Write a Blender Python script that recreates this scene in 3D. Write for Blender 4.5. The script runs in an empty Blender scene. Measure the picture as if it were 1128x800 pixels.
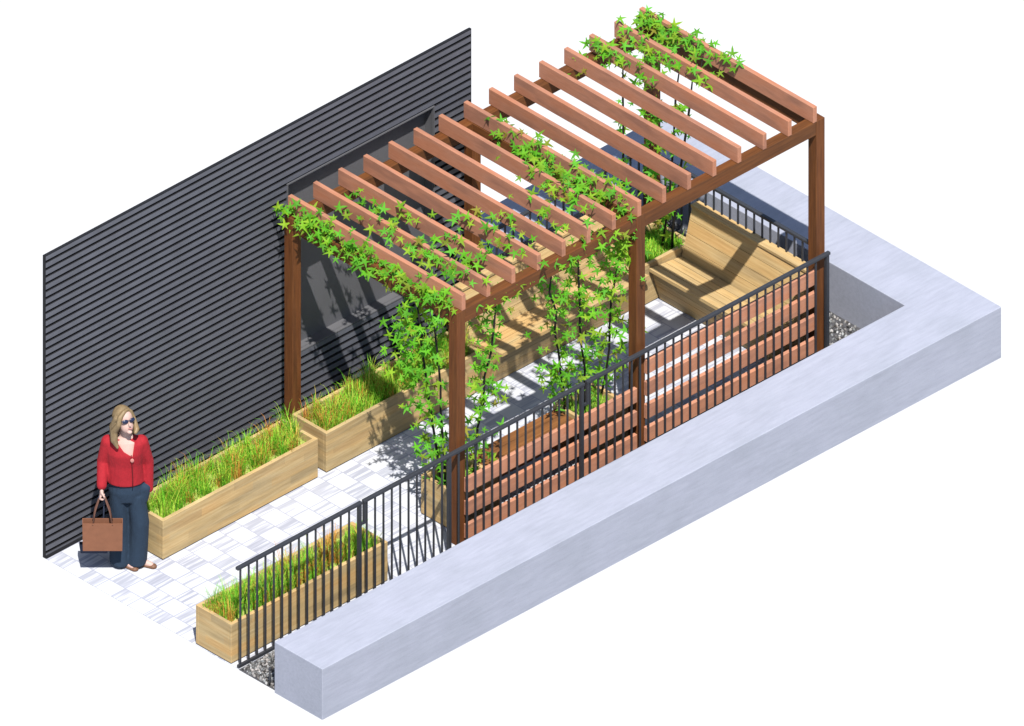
import bpy, bmesh, math, random
from mathutils import Vector, Matrix, Euler
random.seed(7)
R = math.radians
SC = bpy.context.scene
COL = SC.collection

# ------------------------------------------------------------------ materials
K = 0.45      # overall reflectance level: the photograph is exposed so that pale ground clips to white
def kc(c): return tuple(v * K for v in c)
def new_mat(name):
    m = bpy.data.materials.new(name); m.use_nodes = True
    nt = m.node_tree
    b = nt.nodes['Principled BSDF']
    b.inputs['Roughness'].default_value = 0.75
    b.inputs['Specular IOR Level'].default_value = 0.25
    return m, nt, b

def N(nt, t, **kw):
    n = nt.nodes.new(t)
    for k, v in kw.items(): setattr(n, k, v)
    return n

def coords(nt, scale, rand=True):
    tc = N(nt, 'ShaderNodeTexCoord')
    mp = N(nt, 'ShaderNodeMapping')
    mp.inputs['Scale'].default_value = scale
    if rand:
        oi = N(nt, 'ShaderNodeObjectInfo')
        ml = N(nt, 'ShaderNodeMath', operation='MULTIPLY'); ml.inputs[1].default_value = 37.0
        nt.links.new(oi.outputs['Random'], ml.inputs[0])
        ad = N(nt, 'ShaderNodeVectorMath', operation='ADD')
        nt.links.new(tc.outputs['Object'], ad.inputs[0]); nt.links.new(ml.outputs[0], ad.inputs[1])
        nt.links.new(ad.outputs[0], mp.inputs['Vector'])
    else:
        nt.links.new(tc.outputs['Object'], mp.inputs['Vector'])
    return mp.outputs['Vector']

def ramp(nt, fac, stops):
    r = N(nt, 'ShaderNodeValToRGB')
    e = r.color_ramp.elements
    while len(e) < len(stops): e.new(0.5)
    for i, (p, c) in enumerate(stops):
        e[i].position = p; e[i].color = (*c, 1)
    nt.links.new(fac, r.inputs[0])
    return r.outputs[0]

def mul(nt, a, b, f=1.0):
    x = N(nt, 'ShaderNodeMix', data_type='RGBA', blend_type='MULTIPLY'); x.inputs[0].default_value = f
    nt.links.new(a, x.inputs[6]); nt.links.new(b, x.inputs[7])
    return x.outputs[2]

def noise(nt, vec, scale, detail=4, rough=0.6):
    n = N(nt, 'ShaderNodeTexNoise')
    n.inputs['Scale'].default_value = scale; n.inputs['Detail'].default_value = detail; n.inputs['Roughness'].default_value = rough
    nt.links.new(vec, n.inputs['Vector'])
    return n.outputs['Fac']

def wood(name, dark, mid, light, fine, coarse, rough=0.7, bump=0.15, boards=None):
    m, nt, b = new_mat(name)
    f = noise(nt, coords(nt, fine), 1.0, 5, 0.65)
    c = ramp(nt, f, [(0.25, kc(dark)), (0.5, kc(mid)), (0.75, kc(light))])
    g = noise(nt, coords(nt, coarse), 1.0, 2, 0.5)
    k = ramp(nt, g, [(0.33, (0.74, 0.74, 0.76)), (0.5, (0.98, 0.96, 0.93)), (0.66, (1.0, 0.9, 0.8))])
    o = mul(nt, c, k)
    if boards == 'patch':      # staggered lengths of board, each with its own tone
        tc = N(nt, 'ShaderNodeTexCoord'); sx = N(nt, 'ShaderNodeSeparateXYZ'); nt.links.new(tc.outputs['Object'], sx.inputs[0])
        def mth(op, a, b_):
            n = N(nt, 'ShaderNodeMath', operation=op)
            for i, v in enumerate((a, b_)):
                if isinstance(v, (int, float)): n.inputs[i].default_value = v
                else: nt.links.new(v, n.inputs[i])
            return n.outputs[0]
        oi = N(nt, 'ShaderNodeObjectInfo')
        row = mth('FLOOR', mth('DIVIDE', sx.outputs[2], 0.083), 0.0)
        col = mth('FLOOR', mth('ADD', mth('DIVIDE', mth('ADD', sx.outputs[0], sx.outputs[1]), 0.62), mth('MULTIPLY', row, 0.37)), 0.0)
        cb = N(nt, 'ShaderNodeCombineXYZ'); nt.links.new(row, cb.inputs[0]); nt.links.new(col, cb.inputs[1]); nt.links.new(mth('MULTIPLY', oi.outputs['Random'], 50.0), cb.inputs[2])
        wn = N(nt, 'ShaderNodeTexWhiteNoise', noise_dimensions='3D'); nt.links.new(cb.outputs[0], wn.inputs['Vector'])
        o = mul(nt, o, ramp(nt, wn.outputs['Value'], [(0.0, (0.80, 0.79, 0.77)), (0.5, (0.98, 0.97, 0.93)), (1.0, (1.0, 0.92, 0.80))]))
    elif boards == 'island':
        ge = N(nt, 'ShaderNodeNewGeometry')
        o = mul(nt, o, ramp(nt, ge.outputs['Random Per Island'], [(0.0, (0.84, 0.82, 0.78)), (0.5, (1.0, 0.98, 0.95)), (1.0, (1.0, 0.91, 0.78))]))
    elif boards == 'object':
        oi = N(nt, 'ShaderNodeObjectInfo')
        o = mul(nt, o, ramp(nt, oi.outputs['Random'], [(0.0, (0.90, 0.89, 0.88)), (1.0, (1.0, 1.0, 1.0))]))
    nt.links.new(o, b.inputs['Base Color'])
    b.inputs['Roughness'].default_value = rough
    bp = N(nt, 'ShaderNodeBump'); bp.inputs['Strength'].default_value = bump; bp.inputs['Distance'].default_value = 0.004
    nt.links.new(f, bp.inputs['Height']); nt.links.new(bp.outputs[0], b.inputs['Normal'])
    return m

TAN = ((0.60, 0.435, 0.21), (0.79, 0.59, 0.305), (0.94, 0.735, 0.42))
M = {}
M['planter'] = wood('planter_timber', *TAN, (3, 3, 45), (0.9, 0.9, 9), boards='patch')
M['bench_x'] = wood('bench_timber', (0.56, 0.39, 0.18), (0.78, 0.57, 0.28), (0.94, 0.72, 0.39), (2.5, 60, 60), (0.8, 9, 9), boards='island')
M['post'] = wood('post_timber', (0.115, 0.036, 0.007), (0.19, 0.064, 0.014), (0.26, 0.094, 0.023), (45, 45, 3), (12, 12, 0.7))
M['beam_x'] = wood('beam_timber', (0.115, 0.038, 0.008), (0.19, 0.066, 0.015), (0.26, 0.096, 0.024), (3, 45, 45), (0.7, 12, 12))
M['beam_y'] = wood('side_beam_timber', (0.115, 0.038, 0.008), (0.19, 0.066, 0.015), (0.26, 0.096, 0.024), (45, 3, 45), (12, 0.7, 12))
M['rafter'] = wood('rafter_cedar', (0.58, 0.260, 0.155), (0.66, 0.300, 0.185), (0.74, 0.350, 0.225), (70, 9, 70), (8, 2.0, 8), bump=0.08, boards='object')
M['slat'] = wood('slat_cedar', (0.70, 0.325, 0.20), (0.78, 0.37, 0.235), (0.86, 0.42, 0.28), (9, 70, 70), (2.0, 8, 8), bump=0.08, boards='object')
M['brown_seat'] = wood('brown_stained_timber', (0.22, 0.085, 0.022), (0.31, 0.125, 0.035), (0.40, 0.175, 0.055), (3, 50, 50), (0.8, 9, 9))

def plain(name, c, rough=0.6, var=0.12, scale=30, metal=0.0, spec=0.3):
    m, nt, b = new_mat(name)
    f = noise(nt, coords(nt, (scale,) * 3), 1.0, 4)
    c = kc(c); lo = tuple(x * (1 - var) for x in c); hi = tuple(min(1, x * (1 + var)) for x in c)
    nt.links.new(ramp(nt, f, [(0.3, lo), (0.7, hi)]), b.inputs['Base Color'])
    b.inputs['Roughness'].default_value = rough; b.inputs['Metallic'].default_value = metal
    b.inputs['Specular IOR Level'].default_value = spec
    return m
M['steel'] = plain('railing_paint', (0.050, 0.054, 0.066), 0.5, 0.1)
M['cladding'] = plain('cladding_metal', (0.155, 0.162, 0.196), 0.55, 0.10, 5)
M['groove'] = plain('groove_shade_and_trim', (0.008, 0.008, 0.012), 0.8, 0.1, 5)  # near-black paints shade into the cladding grooves; trims share it
M['reveal'] = plain('window_reveal', (0.150, 0.150, 0.162), 0.7, 0.05, 5)
M['pane'] = plain('dark_pane', (0.150, 0.150, 0.164), 0.4, 0.04, 3)
M['soil'] = plain('mossy_soil', (0.50, 0.60, 0.13), 0.95, 0.4, 45)
M['stem'] = plain('vine_stem', (0.012, 0.009, 0.007), 0.8, 0.3, 40)
M['skin'] = plain('skin', (0.78, 0.52, 0.45), 0.6, 0.04, 30)
M['hair'] = wood('hair', (0.25, 0.17, 0.085), (0.34, 0.245, 0.13), (0.42, 0.31, 0.18), (60, 60, 6), (9, 9, 2), 0.5)
M['jacket'] = plain('red_cloth', (0.46, 0.010, 0.022), 0.85, 0.10, 60)
M['trousers'] = plain('navy_cloth', (0.020, 0.045, 0.085), 0.9, 0.10, 60)
for k_ in ('jacket', 'trousers'):
    nt_ = M[k_].node_tree
    f_ = noise(nt_, coords(nt_, (14, 14, 5)), 1.0, 3, 0.55)
    bp_ = N(nt_, 'ShaderNodeBump'); bp_.inputs['Strength'].default_value = 0.7; bp_.inputs['Distance'].default_value = 0.02
    nt_.links.new(f_, bp_.inputs['Height']); nt_.links.new(bp_.outputs[0], nt_.nodes['Principled BSDF'].inputs['Normal'])
M['lens'] = plain('lens', (0.02, 0.03, 0.08), 0.25, 0.05, 30)
M['button'] = plain('button', (0.75, 0.30, 0.26), 0.5, 0.05)
M['shoe'] = plain('sandal', (0.23, 0.11, 0.06), 0.6, 0.1)
M['lips'] = plain('lips', (0.55, 0.22, 0.2), 0.5, 0.05)
M['bag_brown'] = plain('brown_bag', (0.31, 0.125, 0.065), 0.8, 0.08, 20)
M['bag_blue'] = plain('slate_blue_bag', (0.055, 0.070, 0.125), 0.8, 0.08, 20)
M['handle'] = plain('bag_handle', (0.17, 0.075, 0.05), 0.7, 0.08, 20)
M['white_ground'] = plain('white_ground', (0.76, 0.76, 0.76), 0.95, 0.015, 0.3)

def concrete():
    m, nt, b = new_mat('pale_concrete')
    f = noise(nt, coords(nt, (4, 30, 34), False), 1.0, 6, 0.65)
    c = ramp(nt, f, [(0.25, kc((0.45, 0.47, 0.57))), (0.5, kc((0.505, 0.53, 0.64))), (0.75, kc((0.56, 0.585, 0.70)))])
    g = noise(nt, coords(nt, (2.2, 2.2, 2.2), False), 1.0, 5)
    k = ramp(nt, g, [(0.3, (0.90, 0.91, 0.90)), (0.62, (1, 1, 1))])
    fg = noise(nt, coords(nt, (120, 120, 120), False), 1.0, 2)
    sp = ramp(nt, fg, [(0.30, (0.88, 0.88, 0.88)), (0.42, (1, 1, 1))])
    nt.links.new(mul(nt, mul(nt, c, k), sp), b.inputs['Base Color'])
    b.inputs['Roughness'].default_value = 0.85
    bp = N(nt, 'ShaderNodeBump'); bp.inputs['Strength'].default_value = 0.15; bp.inputs['Distance'].default_value = 0.003
    nt.links.new(fg, bp.inputs['Height']); nt.links.new(bp.outputs[0], b.inputs['Normal'])
    return m
M['concrete'] = concrete()

def paving_mat():
    m, nt, b = new_mat('white_pavers')
    S = 0.2032
    tc = N(nt, 'ShaderNodeTexCoord')
    sx = N(nt, 'ShaderNodeSeparateXYZ'); nt.links.new(tc.outputs['Object'], sx.inputs[0])
    def mth(op, a, b_=None, c_=None):
        n = N(nt, 'ShaderNodeMath', operation=op)
        for i, v in enumerate((a, b_, c_)):
            if v is None: continue
            if isinstance(v, (int, float)): n.inputs[i].default_value = v
            else: nt.links.new(v, n.inputs[i])
        return n.outputs[0]
    X = mth('DIVIDE', mth('ADD', sx.outputs[0], 0.0322), S); Y = mth('DIVIDE', mth('ADD', sx.outputs[1], 0.0122), S)
    ix, iy = mth('FLOOR', X), mth('FLOOR', Y)
    par = mth('FLOORED_MODULO', mth('ADD', ix, iy), 2.0)
    fx, fy = mth('FRACT', X), mth('FRACT', Y)
    # joint: distance to tile edge
    ex = mth('MINIMUM', fx, mth('SUBTRACT', 1.0, fx)); ey = mth('MINIMUM', fy, mth('SUBTRACT', 1.0, fy))
    joint = mth('LESS_THAN', mth('MINIMUM', ex, ey), 0.022)
    cid = N(nt, 'ShaderNodeCombineXYZ'); nt.links.new(ix, cid.inputs[0]); nt.links.new(iy, cid.inputs[1])
    wn = N(nt, 'ShaderNodeTexWhiteNoise', noise_dimensions='3D'); nt.links.new(cid.outputs[0], wn.inputs['Vector'])
    off = N(nt, 'ShaderNodeVectorMath', operation='SCALE'); off.inputs['Scale'].default_value = 9.0
    nt.links.new(wn.outputs['Color'], off.inputs[0])
    ad = N(nt, 'ShaderNodeVectorMath', operation='ADD'); nt.links.new(tc.outputs['Object'], ad.inputs[0]); nt.links.new(off.outputs[0], ad.inputs[1])
    mp = N(nt, 'ShaderNodeMapping'); mp.inputs['Scale'].default_value = (2.0, 34, 1); nt.links.new(ad.outputs[0], mp.inputs['Vector'])
    st = noise(nt, mp.outputs[0], 1.0, 2, 0.5)
    streak = ramp(nt, st, [(0.40, kc((0.47, 0.49, 0.58))), (0.50, kc((0.58, 0.60, 0.69))), (0.58, kc((0.80, 0.82, 0.88)))])
    fine = noise(nt, tc.outputs['Object'], 12, 4)
    pale = ramp(nt, fine, [(0.3, kc((0.74, 0.76, 0.81))), (0.7, kc((0.82, 0.84, 0.89)))])
    k = mth('ADD', mth('MULTIPLY', par, 0.78), mth('MULTIPLY', wn.outputs['Value'], 0.22))
    mx = N(nt, 'ShaderNodeMix', data_type='RGBA'); nt.links.new(k, mx.inputs[0]); nt.links.new(pale, mx.inputs[6]); nt.links.new(streak, mx.inputs[7])
    m2 = N(nt, 'ShaderNodeMix', data_type='RGBA'); nt.links.new(joint, m2.inputs[0]); nt.links.new(mx.outputs[2], m2.inputs[6])
    m2.inputs[7].default_value = (*kc((0.48, 0.50, 0.60)), 1)
    nt.links.new(m2.outputs[2], b.inputs['Base Color'])
    b.inputs['Roughness'].default_value = 0.9
    return m
M['paving'] = paving_mat()

def attr_mat(name, rough=0.7, transl=0.0, spec=0.2):
    m, nt, b = new_mat(name)
    at = N(nt, 'ShaderNodeAttribute'); at.attribute_name = 'tint'
    nt.links.new(at.outputs['Color'], b.inputs['Base Color'])
    b.inputs['Roughness'].default_value = rough
    b.inputs['Specular IOR Level'].default_value = spec
    if transl:
        t = N(nt, 'ShaderNodeBsdfTranslucent'); nt.links.new(at.outputs['Color'], t.inputs['Color'])
        mx = N(nt, 'ShaderNodeMixShader'); mx.inputs[0].default_value = transl
        nt.links.new(b.outputs[0], mx.inputs[1]); nt.links.new(t.outputs[0], mx.inputs[2])
        nt.links.new(mx.outputs[0], nt.nodes['Material Output'].inputs['Surface'])
    return m
M['grass'] = attr_mat('grass_blades', 0.6, 0.45)
M['leaf'] = attr_mat('vine_leaves', 0.6, 0.6)
M['stone'] = attr_mat('gravel_stones', 0.8)

# ------------------------------------------------------------------ builders
def tag(o, label=None, cat=None, group=None, kind=None):
    if label: o['label'] = label
    if cat: o['category'] = cat
    if group: o['group'] = group
    if kind: o['kind'] = kind
    return o

def empty(name, loc, label, cat, group=None, rz=0.0):
    o = bpy.data.objects.new(name, None); COL.objects.link(o)
    o.location = loc; o.rotation_euler = (0, 0, rz); o.empty_display_size = 0.1
    return tag(o, label, cat, group)

def link(name, bm, mats, parent=None, smooth=False, offset=None):
    me = bpy.data.meshes.new(name)
    if offset is not None: bmesh.ops.translate(bm, verts=bm.verts[:], vec=-Vector(offset))
    bm.normal_update(); bm.to_mesh(me); bm.free()
    if not isinstance(mats, (list, tuple)): mats = [mats]
    for m in mats: me.materials.append(m)
    if smooth:
        for p in me.polygons: p.use_smooth = True
    o = bpy.data.objects.new(name, me); COL.objects.link(o)
    if parent: o.parent = parent
    return o

def box(bm, x0, x1, y0, y1, z0, z1, mi=0, bev=0.0):
    vs = [bm.verts.new((x, y, z)) for z in (z0, z1) for y in (y0, y1) for x in (x0, x1)]
    fs = []
    for q in ((0, 2, 3, 1), (4, 5, 7, 6), (0, 1, 5, 4), (2, 6, 7, 3), (0, 4, 6, 2), (1, 3, 7, 5)):
        f = bm.faces.new([vs[i] for i in q]); f.material_index = mi; fs.append(f)
    if bev:
        es = list({e for f in fs for e in f.edges})
        bmesh.ops.bevel(bm, geom=es, offset=bev, segments=1, affect='EDGES', profile=0.5)
    return vs

def extrude_poly(bm, pts, axis, a0, a1, mi=0):
    """pts: list of 2-D points; axis 'x' -> points are (y,z) swept x from a0 to a1"""
    def P(p, a): return (a, p[0], p[1]) if axis == 'x' else (p[0], a, p[1])
    A = [bm.verts.new(P(p, a0)) for p in pts]; B = [bm.verts.new(P(p, a1)) for p in pts]
    n = len(pts); fs = [bm.faces.new(A[::-1]), bm.faces.new(B)]
    for i in range(n): fs.append(bm.faces.new((A[i], A[(i + 1) % n], B[(i + 1) % n], B[i])))
    for f in fs: f.material_index = mi
    bmesh.ops.recalc_face_normals(bm, faces=fs)

def tube(bm, pts, rad, n=8, mi=0):
    rings = []
    pts = [Vector(p) for p in pts]
    for i, p in enumerate(pts):
        d = (pts[min(i + 1, len(pts) - 1)] - pts[max(i - 1, 0)]).normalized()
        u = d.orthogonal().normalized() if i == 0 else (rings_u - d * rings_u.dot(d)).normalized()
        rings_u = u; v = d.cross(u)
        r = rad[i] if isinstance(rad, (list, tuple)) else rad
        rings.append([bm.verts.new(p + (u * math.cos(2 * math.pi * k / n) + v * math.sin(2 * math.pi * k / n)) * r) for k in range(n)])
    for a, b in zip(rings, rings[1:]):
        for k in range(n):
            f = bm.faces.new((a[k], a[(k + 1) % n], b[(k + 1) % n], b[k])); f.material_index = mi; f.smooth = True
    bm.faces.new(rings[0][::-1]).material_index = mi; bm.faces.new(rings[-1]).material_index = mi

def B1(name, dims, mat, parent, off, bev=0.0):
    bm = bmesh.new(); box(bm, *dims, bev=bev)
    return link(name, bm, mat, parent, offset=off)

# ------------------------------------------------------------------ setting
GZ = -0.02
bm = bmesh.new(); box(bm, -400, 400, -400, 400, -14.5, -14.0)
tag(link('ground', bm, M['white_ground']), 'plain white ground round and below the raised terrace', kind='structure')
bm = bmesh.new(); box(bm, 0, 7.20, -2.43, 0.0, -0.004, 0.0)
box(bm, 5.19, 7.20, 0.0005, 0.1495, -0.004, 0.0)
tag(link('paving', bm, M['paving']), 'white square pavers with pale grey streaks', kind='structure')

# gravel
def in_gravel(x, y): return (-2.885 < y < -2.43 and 0 < x < 7.65)
bm = bmesh.new(); box(bm, 0.0, 7.65, -2.885, -2.432, -0.006, -0.003); box(bm, 7.201, 7.65, -2.4315, 0.15, -0.006, -0.003)
gb = link('gravel_bed', bm, plain('gravel_base', (0.10, 0.10, 0.11), 0.95, 0.5, 60)); tag(gb, 'grey bed under the loose stones', kind='structure')
bm = bmesh.new(); lay = bm.loops.layers.float_color.new('tint')
tb = bmesh.new(); bmesh.ops.create_icosphere(tb, subdivisions=1, radius=1.0)
ICO_V = [v.co.copy() for v in tb.verts]; ICO_F = [[v.index for v in f.verts] for f in tb.faces]; tb.free()
def stone(x, y, s):
    rot = Euler((random.random() * 6, random.random() * 6, random.random() * 6)).to_matrix().to_4x4()
    mt = Matrix.Translation((x, y, s * 0.25)) @ rot @ Matrix.Diagonal((s, s * random.uniform(.6, 1), s * random.uniform(.5, .8), 1))
    vv = [bm.verts.new(mt @ v) for v in ICO_V]
    g = K * random.choice((0.05, 0.09, 0.15, 0.22, 0.30, 0.40, 0.55)); g *= random.uniform(.85, 1.15)
    t = random.uniform(-0.06, 0.10)
    c = (g * (1 + t), g, g * (1 - t * .6), 1)
    for q in ICO_F:
        for l in bm.faces.new([vv[i] for i in q]).loops: l[lay] = c
for _ in range(5200):
    if random.random() < 0.35: x, y = random.uniform(0.01, 0.9), random.uniform(-2.875, -2.445)
    elif random.random() < 0.4: x, y = random.uniform(6.9, 7.63), random.uniform(-2.875, -2.445)
    else: x, y = random.uniform(0.9, 6.9), random.uniform(-2.875, -2.445)
    stone(x, y, random.uniform(0.010, 0.021))
for _ in range(1300):
    stone(random.uniform(7.215, 7.63), random.uniform(-2.43, 0.1), random.uniform(0.010, 0.021))
tag(link('gravel', bm, M['stone']), 'loose mixed grey gravel between the railing and the concrete kerb wall', 'gravel', kind='stuff')

bm = bmesh.new(); tube(bm, [(0.022, -2.800, -0.02), (0.022, -2.800, 0.165)], .009, 8); tube(bm, [(0.022, -2.800, 0.1655), (0.022, -2.800, 0.180)], .014, 8)
o = link('metal_stake', bm, M['steel'], offset=(0.022, -2.8, 0)); o.location = (0.022, -2.8, 0)
tag(o, 'short black metal stake in the gravel beside the kerb wall end', 'stake')
# ------------------------------------------------------------------ concrete parapet
PZ = 0.508
bm = bmesh.new()
out = [(-0.005, -3.489), (8.243, -3.489), (8.243, 0.75), (5.2, 0.75), (5.2, 0.15), (7.65, 0.15), (7.65, -2.885), (-0.005, -2.885)]
A = [bm.verts.new((x, y, GZ - 0.005)) for x, y in out]; Bv = [bm.verts.new((x, y, PZ)) for x, y in out]
bm.faces.new(A[::-1]); top = bm.faces.new(Bv)
for i in range(len(out)):
    j = (i + 1) % len(out); bm.faces.new((A[i], A[j], Bv[j], Bv[i]))
bmesh.ops.recalc_face_normals(bm, faces=bm.faces[:])
bmesh.ops.bevel(bm, geom=[e for e in bm.edges if all(v.co.z > .4 for v in e.verts)] + [e for e in bm.edges if abs(e.verts[0].co.z - e.verts[1].co.z) > .3],
                offset=0.006, segments=2, affect='EDGES', profile=0.5)
tag(link('concrete_parapet', bm, M['concrete']), 'broad low pale concrete kerb wall running round two outer sides of the terrace', 'parapet wall')

# ------------------------------------------------------------------ dark clad wall with recessed window
WX1, WH = 5.163, 3.172
wx0, wx1, wz0, wz1 = 2.945, 4.712, 0.752, 2.56
wall = empty('clad_wall', (WX1 / 2, 0, 0), 'tall dark grey wall of narrow horizontal metal cladding', 'wall')
def strips(bm, xa, xb, za, zb):
    """cladding: flat faces at y=0 with grooves sunk 3 cm, pitch 7.6 cm"""
    p, g, d = 0.0762, 0.028, 0.030
    prof = [(0.0, za)]
    k = math.floor(za / p)
    while k * p < zb:
        s, e = k * p + (p - g), k * p + p
        if s > za and e < zb: prof += [(0.0, s), (d, s + .002), (d, e - .004), (0.0, e)]
        elif s <= za < e < zb: prof = [(d, za), (d, e - .004), (0.0, e)] if za < e - .004 else [(0.0, za)]
        elif s > za and s < zb <= e: prof += [(0.0, s), (d, s + .002), (d, zb)]; break
        k += 1
    if prof[-1][1] < zb - 1e-5: prof.append((prof[-1][0], zb))
    va = [bm.verts.new((xa, y, z)) for y, z in prof]; vb = [bm.verts.new((xb, y, z)) for y, z in prof]
    for i in range(len(prof) - 1):
        f = bm.faces.new((va[i], vb[i], vb[i + 1], va[i + 1]))
        f.material_index = 1 if prof[i][0] > 0 or prof[i + 1][0] > 0 else 0  # groove faces and their lips get the painted-in shade
bm = bmesh.new()
strips(bm, 0, wx0, 0.0, WH); strips(bm, wx0, wx1, 0.0, wz0); strips(bm, wx0, wx1, wz1, WH); strips(bm, wx1, WX1, 0.0, WH)
y0, y1 = 0.0305, 0.033     # backing sheet, top and end trims
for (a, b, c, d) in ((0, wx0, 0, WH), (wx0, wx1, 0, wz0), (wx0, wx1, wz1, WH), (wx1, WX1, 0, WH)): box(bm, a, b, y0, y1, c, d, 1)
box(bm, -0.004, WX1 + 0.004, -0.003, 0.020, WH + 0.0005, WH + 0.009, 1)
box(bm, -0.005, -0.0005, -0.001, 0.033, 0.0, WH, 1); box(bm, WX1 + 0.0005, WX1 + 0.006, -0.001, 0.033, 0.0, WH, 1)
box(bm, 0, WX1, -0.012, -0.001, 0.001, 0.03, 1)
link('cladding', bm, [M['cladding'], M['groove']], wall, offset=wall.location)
win = None
D = 0.11
bm = bmesh.new()
t = 0.012
box(bm, wx0 - t, wx0, -0.002, D, wz0 - t, wz1 + t); box(bm, wx1, wx1 + t, -0.002, D, wz0 - t, wz1 + t)
box(bm, wx0, wx1, -0.002, D, wz1, wz1 + t)
win = link('window', bm, M['reveal'], wall, offset=wall.location)
w = B1('sill', (wx0, wx1, -0.003, D, wz0 - t, wz0), M['reveal'], win, wall.location)
w = B1('pane', (wx0 - t, wx1 + t, D + .0005, D + 0.012, wz0 - t, wz1 + t), M['pane'], win, wall.location)

# ------------------------------------------------------------------ pergola
PX = ((2.722, 2.825), (4.905, 5.010), (7.088, 7.192))
FY = (-2.356, -2.252); BY = (-0.288, -0.182)
PT = 2.44; BB = 2.298
perg = empty('pergola', (4.95, -1.25, 0), 'brown timber pergola with pink cedar rafters over the seating area', 'pergola')
O = perg.location
for (a, b) in PX:
    B1('post', (a, b, *FY, 0.0, PT), M['post'], perg, O, 0.003)
    B1('post', (a, b, *BY, 0.0, PT), M['post'], perg, O, 0.003)
for i in range(2):
    a, b = PX[i][1], PX[i + 1][0]
    B1('beam', (a + .001, b - .001, FY[0] + .003, FY[1] - .003, BB, PT - .002), M['beam_x'], perg, O, 0.002)
    B1('beam', (a + .001, b - .001, BY[0] + .003, BY[1] - .003, BB, PT - .002), M['beam_x'], perg, O, 0.002)
for (a, b) in PX:
    B1('side_beam', (a + .003, b - .003, FY[1] + .001, BY[0] - .001, BB + .001, PT - .003), M['beam_y'], perg, O, 0.002)
for k in range(15):
    x = 2.782 + 0.3048 * k
    B1('rafter', (x, x + 0.045, -2.357 + random.uniform(-.003, .003), -0.165, PT + .001, PT + 0.163), M['rafter'], perg, O, 0.003)
for (a, b, tops) in ((PX[0][1], PX[1][0], (0.685, 0.443, 0.20)), (PX[1][1], PX[2][0], (0.92, 0.69, 0.45, 0.21))):
    sc = None
    for i, tz in enumerate(tops):
        B1('slat', (a - .02, b - .03, -2.396, -2.3575, tz - 0.148, tz), M['slat'], perg, O, 0.003)
    B1('base_strip', (a + .002, b - .002, -2.352, -2.300, 0.001, 0.06), M['steel'], perg, O)  # dark strip along the floor under the slats

# ------------------------------------------------------------------ railings
RH = 1.07
def railing(name_label, p0, p1, posts, stub=False, bottom=0.012, first_picket=True, group='black metal railings round the terrace'):
    p0, p1 = Vector((*p0, 0)), Vector((*p1, 0))
    d = (p1 - p0); L = d.length; ang = math.atan2(d.y, d.x)
    r = empty('metal_railing', p0, name_label, 'railing', group, ang)
    bm = bmesh.new(); box(bm, -0.015, L + 0.012, -0.018, 0.018, RH - 0.030, RH, bev=.003); link('top_rail', bm, M['steel'], r)
    bm = bmesh.new(); box(bm, 0, L, -0.012, 0.012, bottom, bottom + 0.025); link('bottom_rail', bm, M['steel'], r)
    px = None; mesh = None
    n = int(L / 0.1016)
    xs = [0.03 + 0.1016 * k for k in range(n + 1)]
    for x in xs:
        if x > L - .02 or any(abs(x - q) < 0.035 for q in posts): continue
        if mesh is None:
            bm = bmesh.new(); box(bm, -0.007, 0.007, -0.007, 0.007, bottom + 0.026, RH - 0.033)
            o = link('picket', bm, M['steel'], r); mesh = o.data
        else:
            o = bpy.data.objects.new('picket', mesh); COL.objects.link(o); o.parent = r
        o.location.x = x
    for q in posts:
        bm = bmesh.new(); box(bm, q - .016, q + .016, -.015, .015, 0.0, RH - 0.033); link('post', bm, M['steel'], r)
    if stub:
        bm = bmesh.new(); box(bm, -0.012, 0.012, -0.012, 0.012, RH - 0.25, RH - 0.033); box(bm, -0.045, -0.0125, -0.010, 0.010, RH - 0.25, RH - 0.228)
        link('splice_bracket', bm, M['steel'], r)
    return r
FYR = -2.42
railing('short black railing in front of the outer grass planter, free end by the gravel', (0.0, FYR), (1.485, FYR), (1.475,))
railing('black railing from the grass planter past the nearest timber post', (1.535, FYR), (4.19, FYR), (1.03, 2.64), True)
railing('black railing before the four pink slats, ending at the outer corner', (4.245, FYR), (7.172, FYR), (2.925 - .016,), True)
railing('black railing behind the backrest of the bench facing the clad wall end', (7.165, -2.235), (7.165, -0.305), ())
railing('black railing behind the long bench, beyond the end of the clad wall', (5.22, -0.13), (7.175, -0.13), (1.94,))

# ------------------------------------------------------------------ planters
def planter(label, x0, x1, y0, y1, h=0.415, group='timber planter boxes', soil=0.07):
    r = empty('planter_box', ((x0 + x1) / 2, (y0 + y1) / 2, 0), label, 'planter', group)
    t = 0.036
    bm = bmesh.new()
    box(bm, x0, x1, y0, y0 + t, 0.012, h, bev=.003); box(bm, x0, x1, y1 - t, y1, 0.012, h, bev=.003)
    box(bm, x0 + .0005, x0 + t, y0 + t + .0005, y1 - t - .0005, 0.012, h - .001, bev=.002); box(bm, x1 - t, x1 - .0005, y0 + t + .0005, y1 - t - .0005, 0.012, h - .001, bev=.002)
    link('box', bm, M['planter'], r, offset=r.location)
    bm = bmesh.new(); box(bm, x0 + .012, x1 - .012, y0 + .012, y1 - .012, 0.0, 0.0118)
    link('base', bm, M['steel'], r, offset=r.location)
    bm = bmesh.new()
    gx, gy = max(6, int((x1 - x0) / .05)), 8
    g = [[bm.verts.new((x0 + t + (x1 - x0 - 2 * t) * i / gx, y0 + t + (y1 - y0 - 2 * t) * j / gy, h - soil + random.uniform(-.012, .012))) for j in range(gy + 1)] for i in range(gx + 1)]
    for i in range(gx):
        for j in range(gy): bm.faces.new((g[i][j], g[i + 1][j], g[i + 1][j + 1], g[i][j + 1]))
    link('soil', bm, M['soil'], r, True, offset=r.location)
    return (x0 + t, x1 - t, y0 + t, y1 - t, h - soil)

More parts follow.
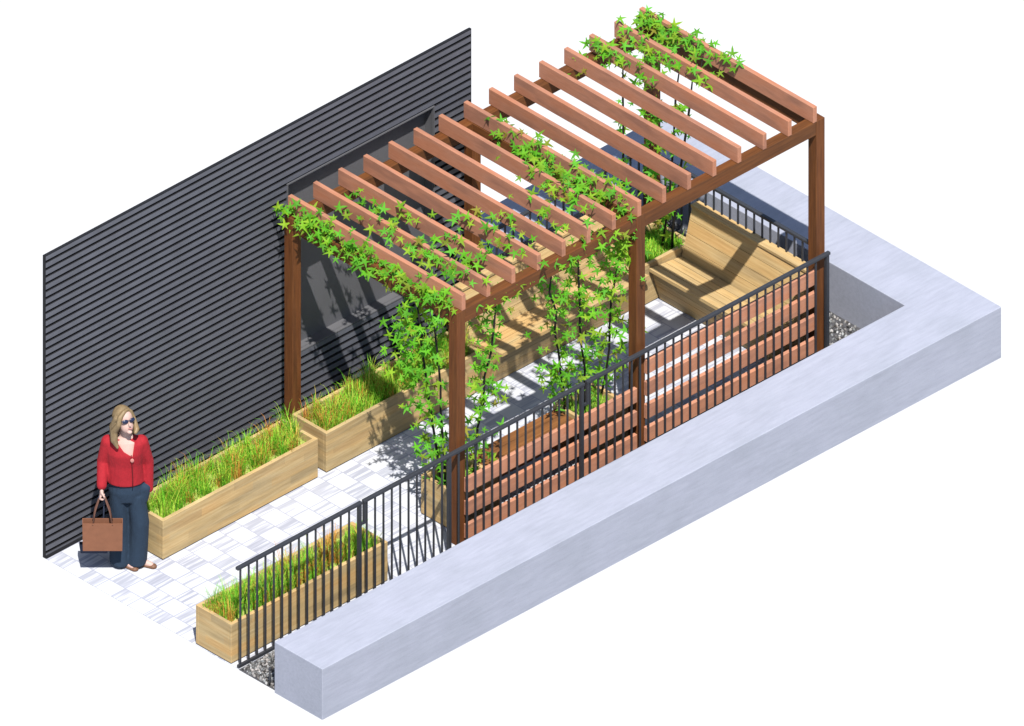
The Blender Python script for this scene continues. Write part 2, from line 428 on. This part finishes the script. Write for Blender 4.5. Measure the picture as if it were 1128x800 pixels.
GREEN = [kc(c) for c in ((0.42, 1.08, 0.06), (0.28, 0.92, 0.05), (0.70, 1.16, 0.09), (0.95, 1.15, 0.15), (0.36, 1.0, 0.08))]
STRAW = [kc(c) for c in ((1.15, 0.56, 0.10), (1.0, 0.42, 0.08), (1.1, 0.85, 0.16))]
def blade(bm, lay, p, h, lean, az, w, c):
    d = Vector((math.cos(az), math.sin(az), 0)); s = Vector((-d.y, d.x, 0)) * w
    pts = [p, p + d * lean * .25 * h + Vector((0, 0, h * .5)), p + d * lean * .65 * h + Vector((0, 0, h * .85)), p + d * lean * h + Vector((0, 0, h * (1 - .18 * lean)))]
    ws = (1, .85, .5)
    prev = None
    for q, k in zip(pts[:3], ws):
        cur = (bm.verts.new(q - s * k), bm.verts.new(q + s * k))
        if prev:
            f = bm.faces.new((prev[0], prev[1], cur[1], cur[0]))
            for l in f.loops: l[lay] = c
        prev = cur
    f = bm.faces.new((prev[0], prev[1], bm.verts.new(pts[3])))
    for l in f.loops: l[lay] = c

def grass(label, area, clumps, per, hmin, hmax, straw=0.22, short=900, cat='grass'):
    x0, x1, y0, y1, z = area
    bm = bmesh.new(); lay = bm.loops.layers.float_color.new('tint')
    cx, cy = (x0 + x1) / 2, (y0 + y1) / 2
    for _ in range(clumps):
        c0 = Vector((random.uniform(x0 + .03, x1 - .03), random.uniform(y0 + .04, y1 - .04), z))
        pal = STRAW if random.random() < straw else GREEN
        H = random.uniform(hmin, hmax)
        for _k in range(per):
            az = random.uniform(0, 2 * math.pi)
            p = c0 + Vector((random.gauss(0, .025), random.gauss(0, .022), -.012))
            p.x = min(max(p.x, x0 + .004), x1 - .004); p.y = min(max(p.y, y0 + .004), y1 - .004)
            c = Vector(random.choice(pal if random.random() < .85 else GREEN + STRAW)) * random.uniform(.75, 1.3)
            blade(bm, lay, p, H * random.uniform(.45, 1.05), random.uniform(.10, .75), az, random.uniform(.0018, .0036), (*c, 1))
    for _ in range(short):
        p = Vector((random.uniform(x0, x1), random.uniform(y0, y1), z - .012))
        c = Vector(random.choice(GREEN)) * random.uniform(.55, 1.0)
        blade(bm, lay, p, random.uniform(.03, .085), random.uniform(.1, .6), random.uniform(0, 6.28), random.uniform(.002, .004), (*c, 1))
    o = link('ornamental_grass', bm, M['grass'], offset=(cx, cy, z)); o.location = (cx, cy, z)
    tag(o, label, cat, 'grasses growing in the planters', 'stuff')

a = planter('long timber planter beside the woman, against the clad wall', 0.713, 2.597, -0.737, -0.300)
grass('tall green and rust grass in the planter beside the woman', a, 120, 34, .14, .32, .20)
a = planter('long timber planter between the pergola wall post and the long bench', 2.700, 4.585, -0.737, -0.300)
grass('green and rust grass under the pergola in front of the window', a, 120, 34, .14, .32, .30)
a = planter('long timber planter standing outermost behind the short railing', 0.004, 1.906, -2.332, -1.885)
grass('green and rust grass in the planter behind the short railing', a, 120, 34, .12, .28, .30)
a = planter('small square timber planter behind the nearest pergola post', 2.85, 3.34, -2.245, -1.770)
grass('low green cover in the square planter by the nearest post', a, 10, 16, .05, .12, .1, 900, 'ground cover')
a = planter('small square timber planter at the far end of the brown seat', 4.46, 4.95, -2.245, -1.762)
grass('low lime green cover in the square planter beside the middle front post', a, 8, 14, .05, .10, .1, 1300, 'ground cover')
a = planter('corner timber planter between the two slatted benches', 6.50, 7.12, -0.765, -0.290)
grass('bright green leafy cover in the corner planter between the benches', a, 40, 26, .07, .16, .05, 2200, 'ground cover')

# ------------------------------------------------------------------ benches (local x = length, local y = depth from seat front)
def bench(label, L, loc, rz, depth=0.385):
    r = empty('timber_bench', loc, label, 'bench', 'tan plank benches with slanted fronts', rz)
    def P(y): return y
    zf, zb = 0.385, 0.335; d = depth
    n = 4; bm = bmesh.new()
    for i in range(n):
        a, b = d * i / n + (.0 if i == 0 else .003), d * (i + 1) / n - .003
        za, zb_ = zf + (zb - zf) * a / d, zf + (zb - zf) * b / d
        th = 0.034
        extrude_poly(bm, [(a, za), (b, zb_), (b, zb_ - th), (a, za - th)], 'x', 0, L)
    link('seat', bm, M['bench_x'], r)
    # backrest
    bm = bmesh.new(); y0, z0, y1, z1 = d + .006, 0.315, d + 0.135, 0.792
    ux, uz = (y1 - y0), (z1 - z0); ln = math.hypot(ux, uz); ux /= ln; uz /= ln; nx, nz = uz, -ux
    for i in range(4):
        a, b = ln * i / 4 + .002, ln * (i + 1) / 4 - .003
        th = .028
        extrude_poly(bm, [(y0 + ux * a, z0 + uz * a), (y0 + ux * b, z0 + uz * b), (y0 + ux * b + nx * th, z0 + uz * b + nz * th), (y0 + ux * a + nx * th, z0 + uz * a + nz * th)], 'x', 0, L)
    link('backrest', bm, M['bench_x'], r)
    bm = bmesh.new(); box(bm, -0.004, L + .004, y1 - .016, y1 + .055, z1 + .002, z1 + .032, bev=.003)
    box(bm, 0, L, y1 + .057, y1 + .085, z1 - .06, z1 + .030, bev=.003)
    link('top_cap', bm, M['bench_x'], r)
    # slanted front of stacked boards
    bm = bmesh.new(); ya, za, yb, zb2 = 0.022, 0.345, 0.125, 0.012
    for i in range(4):
        s, e = i / 4 + .004, (i + 1) / 4 - .006
        q = lambda f: (ya + (yb - ya) * f, za + (zb2 - za) * f)
        p, w = q(s), q(e)
        extrude_poly(bm, [p, w, (w[0] + .025, w[1]), (p[0] + .025, p[1])], 'x', 0.004, L - .004)
    link('front_panel', bm, M['bench_x'], r)
    # end panels
    for x in (0.004, L - .028):
        bm = bmesh.new()
        extrude_poly(bm, [(0.050, 0.340), (0.153, 0.0), (y1 + .05, 0.0), (y1 + .05, z1), (y1 + .032, z1), (d + .045, 0.30)], 'x', x, x + .024)
        link('end_panel', bm, M['bench_x'], r)
    return r
bench('long tan plank bench under the pergola, its back to the clad wall', 6.50 - 4.712, (4.712, -0.862, 0), 0)
# side bench: faces -x, its length runs along -y
bench('tan plank bench at the closed end of the pergola, facing the woman', 1.46, (6.575, -0.785, 0), R(-90))

r = empty('plank_seat', (3.9, -2.0, 0), 'brown stained low seat between the two small square planters', 'seat')
bm = bmesh.new()
for i in range(4): box(bm, 3.343, 4.457, -2.215 + i * .105, -2.115 + i * .105, 0.345, 0.38, bev=.003)
link('seat', bm, M['brown_seat'], r, offset=r.location)
for x in (3.36, 4.40):
    B1('support', (x, x + .04, -2.19, -1.82, 0.0, .3445), M['brown_seat'], r, r.location)
B1('apron', (3.345, 4.455, -1.83, -1.806, 0.24, .3445), M['brown_seat'], r, r.location)

# ------------------------------------------------------------------ vines
LG = [kc(c) for c in ((0.22, 0.78, 0.03), (0.30, 0.82, 0.04), (0.40, 0.82, 0.04), (0.20, 0.68, 0.04), (0.50, 0.82, 0.05), (0.25, 0.86, 0.07))]
LO = [kc(c) for c in ((0.44, 0.58, 0.05), (0.52, 0.50, 0.06), (0.36, 0.60, 0.04))]
LOB = []
for k, (deg, L) in enumerate(((-145, .62), (-72, .86), (0, 1.0), (72, .86), (145, .62))):
    LOB += [(deg - 13, L * .55), (deg, L), (deg + 13, L * .55)]
    LOB.append((deg + 36, .24) if k < 4 else (180, .15))
def leaf(bm, lay, p, s, c):
    nrm = Vector((random.gauss(-.42, .30), random.gauss(-.50, .30), random.gauss(.75, .28))).normalized()
    u = nrm.orthogonal().normalized(); u = (Matrix.Rotation(random.uniform(0, 6.28), 3, nrm) @ u); v = nrm.cross(u)
    cv = bm.verts.new(p + nrm * s * .06)
    ring = []
    for deg, L in LOB:
        t = math.radians(deg)
        ring.append(bm.verts.new(p + (u * math.cos(t) + v * math.sin(t)) * s * L - nrm * s * .22 * L * L))
    for i in range(len(ring)):
        f = bm.faces.new((cv, ring[i], ring[(i + 1) % len(ring)]))
        for l in f.loops: l[lay] = c
def scatter(bm, lay, path, n, sig, smin=.040, smax=.086, orange=.10):
    pts = [Vector(p) for p in path]
    seg = [(b - a).length for a, b in zip(pts, pts[1:])]; tot = sum(seg)
    for _ in range(int(n * 0.86)):
        t = random.uniform(0, tot); i = 0
        while i < len(seg) - 1 and t > seg[i]: t -= seg[i]; i += 1
        p = pts[i].lerp(pts[i + 1], min(1, t / seg[i]))
        p = p + Vector((random.gauss(0, sig[0]), random.gauss(0, sig[1]), random.gauss(0, sig[2])))
        c = Vector(random.choice(LO if random.random() < orange else LG)) * random.uniform(.8, 1.25)
        leaf(bm, lay, p, random.uniform(smin, smax), (*c, 1))
def wob(a, b, n=7, amp=.012):
    a, b = Vector(a), Vector(b)
    return [a.lerp(b, i / n) + (Vector((random.gauss(0, amp), random.gauss(0, amp), 0)) if 0 < i < n else Vector()) for i in range(n + 1)]
def vine(label, base, stakes, tendrils, clouds):
    r = empty('climbing_vine', base, label, 'vine', 'leafy vines climbing the pergola')
    for a, b, rad in stakes:
        bm = bmesh.new(); tube(bm, wob(a, b), [rad] * 7 + [rad * .6], 7); link('stem', bm, M['stem'], r, True, base)
    for pth in tendrils:
        bm = bmesh.new(); tube(bm, pth, .005, 5); link('tendril', bm, M['stem'], r, True, base)
    bm = bmesh.new(); lay = bm.loops.layers.float_color.new('tint')
    for c in clouds: scatter(bm, lay, *c)
    link('foliage', bm, M['leaf'], r, offset=base)
ZS = 0.36
vine('leafy vine from the small planter behind the nearest post, spilling over the first rafters', (3.0, -1.95, ZS),
     [((2.90, -1.97, ZS), (2.765, -1.80, 2.30), .011), ((2.92, -2.0, ZS), (2.775, -2.02, 2.30), .010), ((3.18, -2.08, ZS), (3.27, -2.285, 2.30), .010)],
     [[(2.765, -1.80, 2.29), (2.74, -1.2, 2.42), (2.76, -.5, 2.46), (2.73, -.2, 2.35)], [(3.27, -2.285, 2.29), (3.1, -2.3, 2.46), (3.15, -1.6, 2.58)]],
     [([(2.74, -2.30, 2.42), (2.74, -1.2, 2.46), (2.73, -.10, 2.48)], 330, (.05, .05, .07)),
      ([(3.05, -2.2, 2.60), (3.10, -1.2, 2.60), (3.08, -.5, 2.55)], 130, (.12, .1, .04)),
      ([(3.5, -2.2, 2.60), (3.6, -1.5, 2.60)], 60, (.2, .15, .04)),
      ([(2.74, -1.70, 2.28), (2.82, -1.86, 1.4), (2.88, -1.95, .55)], 190, (.10, .12, .05)),
      ([(2.70, -1.9, 2.25), (2.72, -1.75, 1.65)], 75, (.10, .13, .12)),
      ([(2.77, -2.02, 2.25), (2.90, -2.0, .6)], 50, (.10, .10, .05)),
      ([(3.27, -2.28, 2.28), (3.22, -2.17, 1.3), (3.18, -2.08, .5)], 140, (.10, .08, .05)),
      ([(2.85, -2.31, 2.36), (3.85, -2.31, 2.36)], 90, (.05, .04, .05))])
vine('leafy vine from the square planter by the brown seat, trained to the middle rafters', (4.7, -1.95, ZS),
     [((4.49, -1.88, ZS), (3.93, -2.30, 2.30), .010), ((4.62, -2.0, ZS), (4.25, -2.30, 2.30), .010), ((4.905, -1.91, ZS), (4.86, -2.22, 2.30), .010)],
     [[(4.86, -2.22, 2.29), (4.88, -1.6, 2.45), (4.92, -.9, 2.48)], [(4.25, -2.3, 2.29), (4.5, -2.3, 2.46), (4.86, -2.22, 2.40)]],
     [([(4.90, -2.28, 2.50), (4.92, -1.4, 2.50), (4.92, -.55, 2.50)], 210, (.05, .05, .07)),
      ([(4.60, -2.1, 2.60), (4.62, -1.1, 2.60)], 80, (.12, .12, .05)),
      ([(4.2, -2.25, 2.58), (4.3, -1.5, 2.6)], 35, (.2, .15, .05)),
      ([(3.93, -2.30, 2.25), (4.25, -2.05, 1.1), (4.49, -1.88, .5)], 120, (.10, .09, .05)),
      ([(4.25, -2.30, 2.25), (4.50, -2.10, 1.0), (4.62, -2.0, .5)], 105, (.10, .09, .05)),
      ([(4.86, -2.22, 2.25), (4.90, -2.0, 1.0), (4.905, -1.91, .5)], 130, (.09, .09, .05)),
      ([(3.9, -2.31, 2.36), (4.9, -2.31, 2.36)], 110, (.05, .04, .05)),
      ([(4.78, -2.22, 2.30), (4.80, -2.15, 1.6)], 70, (.10, .07, .08))])
vine('leafy vine from the corner planter, climbing to the last rafters', (6.95, -.5, ZS),
     [((6.96, -.67, ZS), (6.765, -1.13, 2.44), .011), ((6.90, -.60, ZS), (6.79, -.94, 2.44), .010), ((6.64, -.40, ZS), (6.50, -.53, 2.44), .010)],
     [[(6.765, -1.13, 2.43), (6.9, -1.1, 2.5), (7.03, -1.0, 2.56), (7.03, -.5, 2.58)], [(6.50, -.53, 2.43), (6.7, -.4, 2.5), (7.0, -.3, 2.55)]],
     [([(7.03, -.22, 2.56), (7.03, -.6, 2.54), (7.03, -.85, 2.56)], 100, (.04, .06, .05)),
      ([(7.03, -.8, 2.58), (7.05, -1.40, 2.60)], 34, (.05, .07, .04)),
      ([(6.72, -.25, 2.56), (6.74, -.9, 2.56)], 60, (.05, .09, .05)),
      ([(6.42, -.25, 2.56), (6.44, -.95, 2.56)], 60, (.05, .1, .05)),
      ([(6.75, -1.0, 2.56), (6.76, -1.3, 2.56)], 30, (.06, .08, .05)),
      ([(6.1, -.25, 2.5), (6.3, -.4, 2.5)], 16, (.1, .1, .05)),
      ([(7.06, -.32, 2.3), (7.05, -.33, 1.3), (7.0, -.45, .5)], 130, (.06, .06, .05)),
      ([(6.50, -.53, 2.3), (6.62, -.41, .5)], 45, (.06, .06, .05)),
      ([(6.77, -1.11, 2.3), (6.95, -.68, .5)], 40, (.06, .06, .05)),
      ([(6.79, -.93, 2.3), (6.90, -.61, .5)], 30, (.05, .05, .05))])

# ------------------------------------------------------------------ the woman and her bags
AZ = math.atan(0.534 / 0.5536)
WP = Vector((0.446, -0.563, 0))
def ring_loft(bm, rings, n=24):
    """rings: (x, y, z, rx, ry) horizontal ellipses"""
    R_ = [[bm.verts.new((x + rx * math.cos(2 * math.pi * k / n), y + ry * math.sin(2 * math.pi * k / n), z)) for k in range(n)] for (x, y, z, rx, ry) in rings]
    for a, b in zip(R_, R_[1:]):
        for k in range(n): bm.faces.new((a[k], a[(k + 1) % n], b[(k + 1) % n], b[k]))
    bm.faces.new(R_[0][::-1]); bm.faces.new(R_[-1])
def ball(bm, p, r, sx=1, sy=1, sz=1, rot=None):
    m = Matrix.Translation(p) @ (rot.to_matrix().to_4x4() if rot else Matrix()) @ Matrix.Diagonal((r * sx, r * sy, r * sz, 1))
    bmesh.ops.create_icosphere(bm, subdivisions=3, radius=1, matrix=m)
def limb(bm, pts, rad):
    for p, r_ in zip(pts, rad): ball(bm, p, r_)
    for i in range(len(pts) - 1):
        a, b = Vector(pts[i]), Vector(pts[i + 1]); q = (b - a).to_track_quat('Z', 'Y')
        m = Matrix.Translation((a + b) / 2) @ q.to_matrix().to_4x4()
        bmesh.ops.create_cone(bm, cap_ends=True, segments=20, radius1=rad[i], radius2=rad[i + 1], depth=(b - a).length, matrix=m)
def remesh(name, bm, mat, parent, voxel, smooth=4, cut=None):
    o = link(name, bm, mat, parent)
    md = o.modifiers.new('r', 'REMESH'); md.mode = 'VOXEL'; md.voxel_size = voxel
    sm = o.modifiers.new('s', 'SMOOTH'); sm.factor = .5; sm.iterations = smooth
    tmp = None
    if cut is not None:
        tmp = link('tmp', cut, mat, parent)
        bo = o.modifiers.new('b', 'BOOLEAN'); bo.operation = 'DIFFERENCE'; bo.object = tmp; bo.solver = 'EXACT'
    dg = bpy.context.evaluated_depsgraph_get(); dg.update()
    me = bpy.data.meshes.new_from_object(o.evaluated_get(dg))
    o.modifiers.clear(); old = o.data; o.data = me; bpy.data.meshes.remove(old)
    if tmp: bpy.data.objects.remove(tmp)
    for p in me.polygons: p.use_smooth = True
    me.name = name
    return o
root = empty('person', WP, 'woman in a red jacket and navy trousers with sunglasses, standing with shopping bags', 'person', None, -AZ)
# body
bm = bmesh.new()
H = Vector((-.025, -.02, 1.535))
hz = Euler((R(-20), 0, R(27)))
HM = hz.to_matrix()
def hd(x, y, z): return H + HM @ Vector((x, y, z))
ball(bm, hd(0, .012, .018), .1, .78, .93, 1.02, hz)              # skull
ball(bm, hd(0, -.030, -.045), .075, .80, .82, 1.0, hz)          # jaw
ball(bm, hd(0, -.072, -.102), .022, 1.1, .8, .8)                # chin
ball(bm, hd(0, -.102, -.030), .014, .8, 1.1, 1.5, hz)           # nose
limb(bm, [(-.02, 0, 1.44), (-.02, .01, 1.33)], (.050, .058))                 # neck
ring_loft(bm, [(-.01, .01, .80, .13, .09), (-.01, .01, .92, .145, .10), (-.015, .0, 1.05, .12, .085), (-.02, -.01, 1.2, .135, .098), (-.02, .0, 1.31, .13, .075), (-.02, .0, 1.36, .06, .05)])
limb(bm, [(-.165, .01, 1.30), (-.212, .02, 1.08), (-.222, -.10, .885)], (.045, .036, .026))
limb(bm, [(.125, .01, 1.30), (.180, .045, 1.06), (.158, .012, .86)], (.045, .036, .026))
limb(bm, [(-.075, .01, .82), (-.07, -.005, .47), (-.06, .01, .09)], (.075, .055, .036))
limb(bm, [(.065, .01, .82), (.108, -.03, .47), (.085, .0, .09)], (.075, .055, .036))
for sx, ax in ((-.055, .45), (.085, .75)):                                     # feet
    limb(bm, [(sx, .01, .05), (sx + .13 * math.sin(ax + .5), -.13 * math.cos(ax + .5), .026)], (.035, .026))
# hand holding the handles (fingers curl under them) and hand in the pocket
hp = Vector((-.222, -.118, .858))
ball(bm, hp + Vector((0, 0, -.022)), .034, .55, 1.1, 1.15)
for k in range(4):
    y = -.056 + .021 * k; ln = (.85, 1.0, .95, .8)[k]
    limb(bm, [hp + Vector((-.010, y + .025, -.045)), hp + Vector((-.016, y + .025, -.045 - .030 * ln)), hp + Vector((.006, y + .025, -.045 - .042 * ln)), hp + Vector((.022, y + .025, -.045 - .024 * ln))], (.0092, .0088, .0085, .0078))
limb(bm, [hp + Vector((.004, -.034, -.01)), hp + Vector((.020, -.046, -.036)), hp + Vector((.026, -.036, -.060))], (.011, .0098, .0085))
hp2 = Vector((.150, .004, .84))
ball(bm, hp2 + Vector((0, 0, -.035)), .032, .55, 1.1, 1.2)
for k in range(4):
    y = -.03 + .02 * k; ln = (.85, 1.0, .95, .8)[k]
    limb(bm, [hp2 + Vector((0, y, -.06)), hp2 + Vector((-.006, y, -.06 - .036 * ln)), hp2 + Vector((-.014, y, -.06 - .062 * ln))], (.009, .0085, .0078))
limb(bm, [hp2 + Vector((0, -.03, -.02)), hp2 + Vector((-.004, -.046, -.048)), hp2 + Vector((-.008, -.044, -.07))], (.011, .0095, .0085))
body = remesh('body', bm, M['skin'], root, .0055, 3)
# trousers: wide navy legs
bm = bmesh.new()
ring_loft(bm, [(-.005, .005, .70, .145, .105), (-.007, .005, .80, .160, .118), (-.008, .005, .90, .148, .108)])
ring_loft(bm, [(-.060, .010, .030, .095, .115), (-.065, .010, .20, .090, .105), (-.070, .005, .47, .086, .092), (-.072, .005, .76, .083, .098)])
ring_loft(bm, [(.082, .005, .035, .092, .115), (.096, -.005, .20, .088, .102), (.108, -.020, .47, .086, .092), (.074, .005, .76, .083, .098)])
limb(bm, [(.158, -.01, .82), (.140, -.01, .70)], (.052, .046))
remesh('trousers', bm, M['trousers'], root, .010, 5)
# jacket with V neck
bm = bmesh.new()
ring_loft(bm, [(-.015, .005, .885, .170, .128), (-.018, .0, .98, .160, .118), (-.02, -.002, 1.08, .152, .112), (-.02, -.008, 1.20, .162, .118), (-.02, .0, 1.29, .165, .098), (-.02, .004, 1.335, .112, .074), (-.02, .012, 1.350, .080, .060)])
limb(bm, [(-.165, .01, 1.285), (-.213, .02, 1.08), (-.222, -.092, .895)], (.064, .052, .046))
limb(bm, [(.122, .01, 1.285), (.182, .042, 1.06), (.186, .005, .80)], (.064, .052, .044))
cut = bmesh.new()
vs = [(-.115, 1.46), (.075, 1.46), (.062, 1.30), (.046, 1.195), (-.03, 1.245), (-.085, 1.32)]
A = [cut.verts.new((x, -.3, z)) for x, z in vs]; Bv = [cut.verts.new((x, -.052, z)) for x, z in vs]
cut.faces.new(A); cut.faces.new(Bv[::-1])
for i in range(len(vs)): cut.faces.new((A[i], Bv[i], Bv[(i + 1) % len(vs)], A[(i + 1) % len(vs)]))
bmesh.ops.recalc_face_normals(cut, faces=cut.faces[:])
jacket = remesh('jacket', bm, M['jacket'], root, .009, 5, cut)
bm = bmesh.new(); ball(bm, (.044, -.128, 1.175), .017, 1, .4, 1.25); link('button', bm, M['button'], jacket, True)
bm = bmesh.new(); tube(bm, [(.036, -.124, 1.23), (.046, -.129, 1.10), (.050, -.126, .98), (.050, -.130, .892)], .004, 6); link('front_seam', bm, plain('seam_thread', (0.2, .003, .008), .9), jacket, True)
# hair: parted on her left, swept down past the shoulder, a lock curling to the chin
bm = bmesh.new()
ball(bm, hd(-.002, .026, .026), .1, .90, .96, 1.06, hz)
ball(bm, H + Vector((0, .058, -.06)), .1, .88, .62, 1.15)
limb(bm, [hd(.030, -.050, .098), hd(-.020, -.066, .086), hd(-.060, -.058, .046), hd(-.082, -.048, -.02), H + Vector((-.092, -.058, -.09)), H + Vector((-.088, -.078, -.165)), H + Vector((-.060, -.105, -.225))], (.012, .018, .022, .025, .032, .034, .014))
limb(bm, [hd(-.080, -.010, .03), H + Vector((-.100, .0, -.07)), H + Vector((-.098, -.02, -.18))], (.026, .032, .028))
limb(bm, [hd(.030, -.050, .098), hd(.060, -.036, .070), hd(.078, -.020, .02), hd(.084, -.030, -.05), hd(.072, -.066, -.095), hd(.050, -.084, -.115)], (.012, .016, .019, .022, .027, .018))
limb(bm, [H + Vector((-.05, .06, -.08)), H + Vector((-.06, .065, -.20))], (.05, .03))
limb(bm, [H + Vector((.045, .06, -.08)), H + Vector((.05, .065, -.19))], (.05, .03))
remesh('hair', bm, M['hair'], root, .006, 8)
# sunglasses
bm = bmesh.new()
fp = hd
for s in (-1, 1): ball(bm, fp(.034 * s, -.096, .006), .026, 1.1, .35, .72, Euler((R(-20), 0, R(27 + 10 * s))))
tube(bm, [fp(-.012, -.104, .012), fp(.012, -.104, .012)], .004, 6)
for s in (-1, 1): tube(bm, [fp(.058 * s, -.088, .010), fp(.078 * s, -.02, .014)], .0035, 6)
link('sunglasses', bm, M['lens'], root, True)
bm = bmesh.new(); ball(bm, fp(.002, -.094, -.068), .02, 1.0, .35, .32); link('lips', bm, M['lips'], root, True)
for sx, ax in ((-.055, .45), (.085, .75)):
    bm = bmesh.new(); dx, dy = math.sin(ax + .5), -math.cos(ax + .5)
    limb(bm, [(sx - .02 * dx, .02 - .02 * dy, .016), (sx + .15 * dx, .15 * dy, .014)], (.038, .034))
    for v in bm.verts: v.co.z = .002 + max(0, v.co.z) * .75
    link('sandal', bm, M['shoe'], root, True)

def bag(name, label, x, y, z0, z1, w, d, mat, hands, flare=0.0, hmat=None):
    c = Vector((x, y, z0))
    r = empty(name, WP + Matrix.Rotation(-AZ, 3, 'Z') @ c, label, 'bag', None, -AZ)
    bm = bmesh.new(); h = z1 - z0; t = .006
    def rect(z, k, m): return [bm.verts.new((sx * (w / 2 + k - m), sy * (d / 2 - m), z)) for sx, sy in ((-1, -1), (1, -1), (1, 1), (-1, 1))]
    a, b, c2, e = rect(0, 0, 0), rect(h, flare, 0), rect(h, flare, t), rect(.01, 0, t)
    bm.faces.new(a[::-1]); bm.faces.new(e)
    for p, q in ((a, b), (b, c2), (c2, e)):
        for i in range(4): bm.faces.new((p[i], p[(i + 1) % 4], q[(i + 1) % 4], q[i]))
    bmesh.ops.recalc_face_normals(bm, faces=bm.faces[:])
    link('body', bm, mat, r)
    for sy, (hx, hy, hz_) in zip((-1, 1), hands):
        top = Vector((hx - x, hy - y, hz_ - z0))
        bm = bmesh.new(); s = w * .25; yy = sy * (d / 2 - .003)
        p0, p1 = Vector((-s, yy, h - .02)), Vector((s, yy, h - .02))
        pts = [p0, p0.lerp(top + Vector((-.022, 0, 0)), .5) + Vector((-.008, 0, 0)), top + Vector((-.022, 0, -.012)), top, top + Vector((.022, 0, -.012)), p1.lerp(top + Vector((.022, 0, 0)), .5) + Vector((.008, 0, 0)), p1]
        tube(bm, pts, .0065, 7); link('handle', bm, hmat or mat, r, True)
bag('shopping_bag', 'large brown paper bag hanging from her hand', -.215, -.178, .290, .575, .345, .09, M['bag_brown'], [(-.218, -.128, .793), (-.218, -.098, .793)], .004, M['handle'])
bag('shopping_bag', 'small slate blue bag hanging lower, behind the brown one', -.290, .045, .105, .195, .235, .05, M['bag_blue'], [(-.222, -.100, .789), (-.222, -.090, .789)], .012)

# ------------------------------------------------------------------ camera, light, world
sinE = 0.5536; E = math.asin(sinE); s = 126.0
fwd = Vector((math.cos(E) * math.sin(AZ), math.cos(E) * math.cos(AZ), -math.sin(E)))
rgt = Vector((math.cos(AZ), -math.sin(AZ), 0)); up = rgt.cross(fwd)
cam = bpy.data.cameras.new('camera'); co = bpy.data.objects.new('camera', cam); COL.objects.link(co)
cam.type = 'ORTHO'; cam.ortho_scale = 1128 / s; cam.clip_start = 0.1; cam.clip_end = 1500
rot = Matrix((rgt, up, -fwd)).transposed()
co.rotation_euler = rot.to_euler()
co.location = Vector((5.077, -0.6085, 0)) - fwd * 30
SC.camera = co

d = Vector((0.372, 0.484, -1.0)).normalized()
sun = bpy.data.lights.new('sun', 'SUN'); so = bpy.data.objects.new('sun', sun); COL.objects.link(so)
sun.energy = 4.5; sun.angle = R(0.5); sun.color = (1.0, 0.965, 0.91)
so.rotation_euler = d.to_track_quat('-Z', 'Y').to_euler(); so.location = (0, 0, 12)
wd = bpy.data.worlds.new('World'); SC.world = wd; wd.use_nodes = True
nt = wd.node_tree; bg = nt.nodes['Background']
sky = nt.nodes.new('ShaderNodeTexSky'); sky.sky_type = 'NISHITA'; sky.sun_disc = False
sky.sun_elevation = math.asin(-d.z); sky.sun_rotation = math.atan2(-d.x, -d.y) % (2 * math.pi)
nt.links.new(sky.outputs[0], bg.inputs['Color']); bg.inputs['Strength'].default_value = 0.09
SC.view_settings.view_transform = 'Standard'; SC.view_settings.look = 'None'
SC.view_settings.exposure = 1.12; SC.view_settings.gamma = 1.0; SC.view_settings.use_curve_mapping = False
SC.render.engine = 'CYCLES'
SC.cycles.max_bounces = 6; SC.cycles.diffuse_bounces = 3
SC.cycles.use_denoising = True
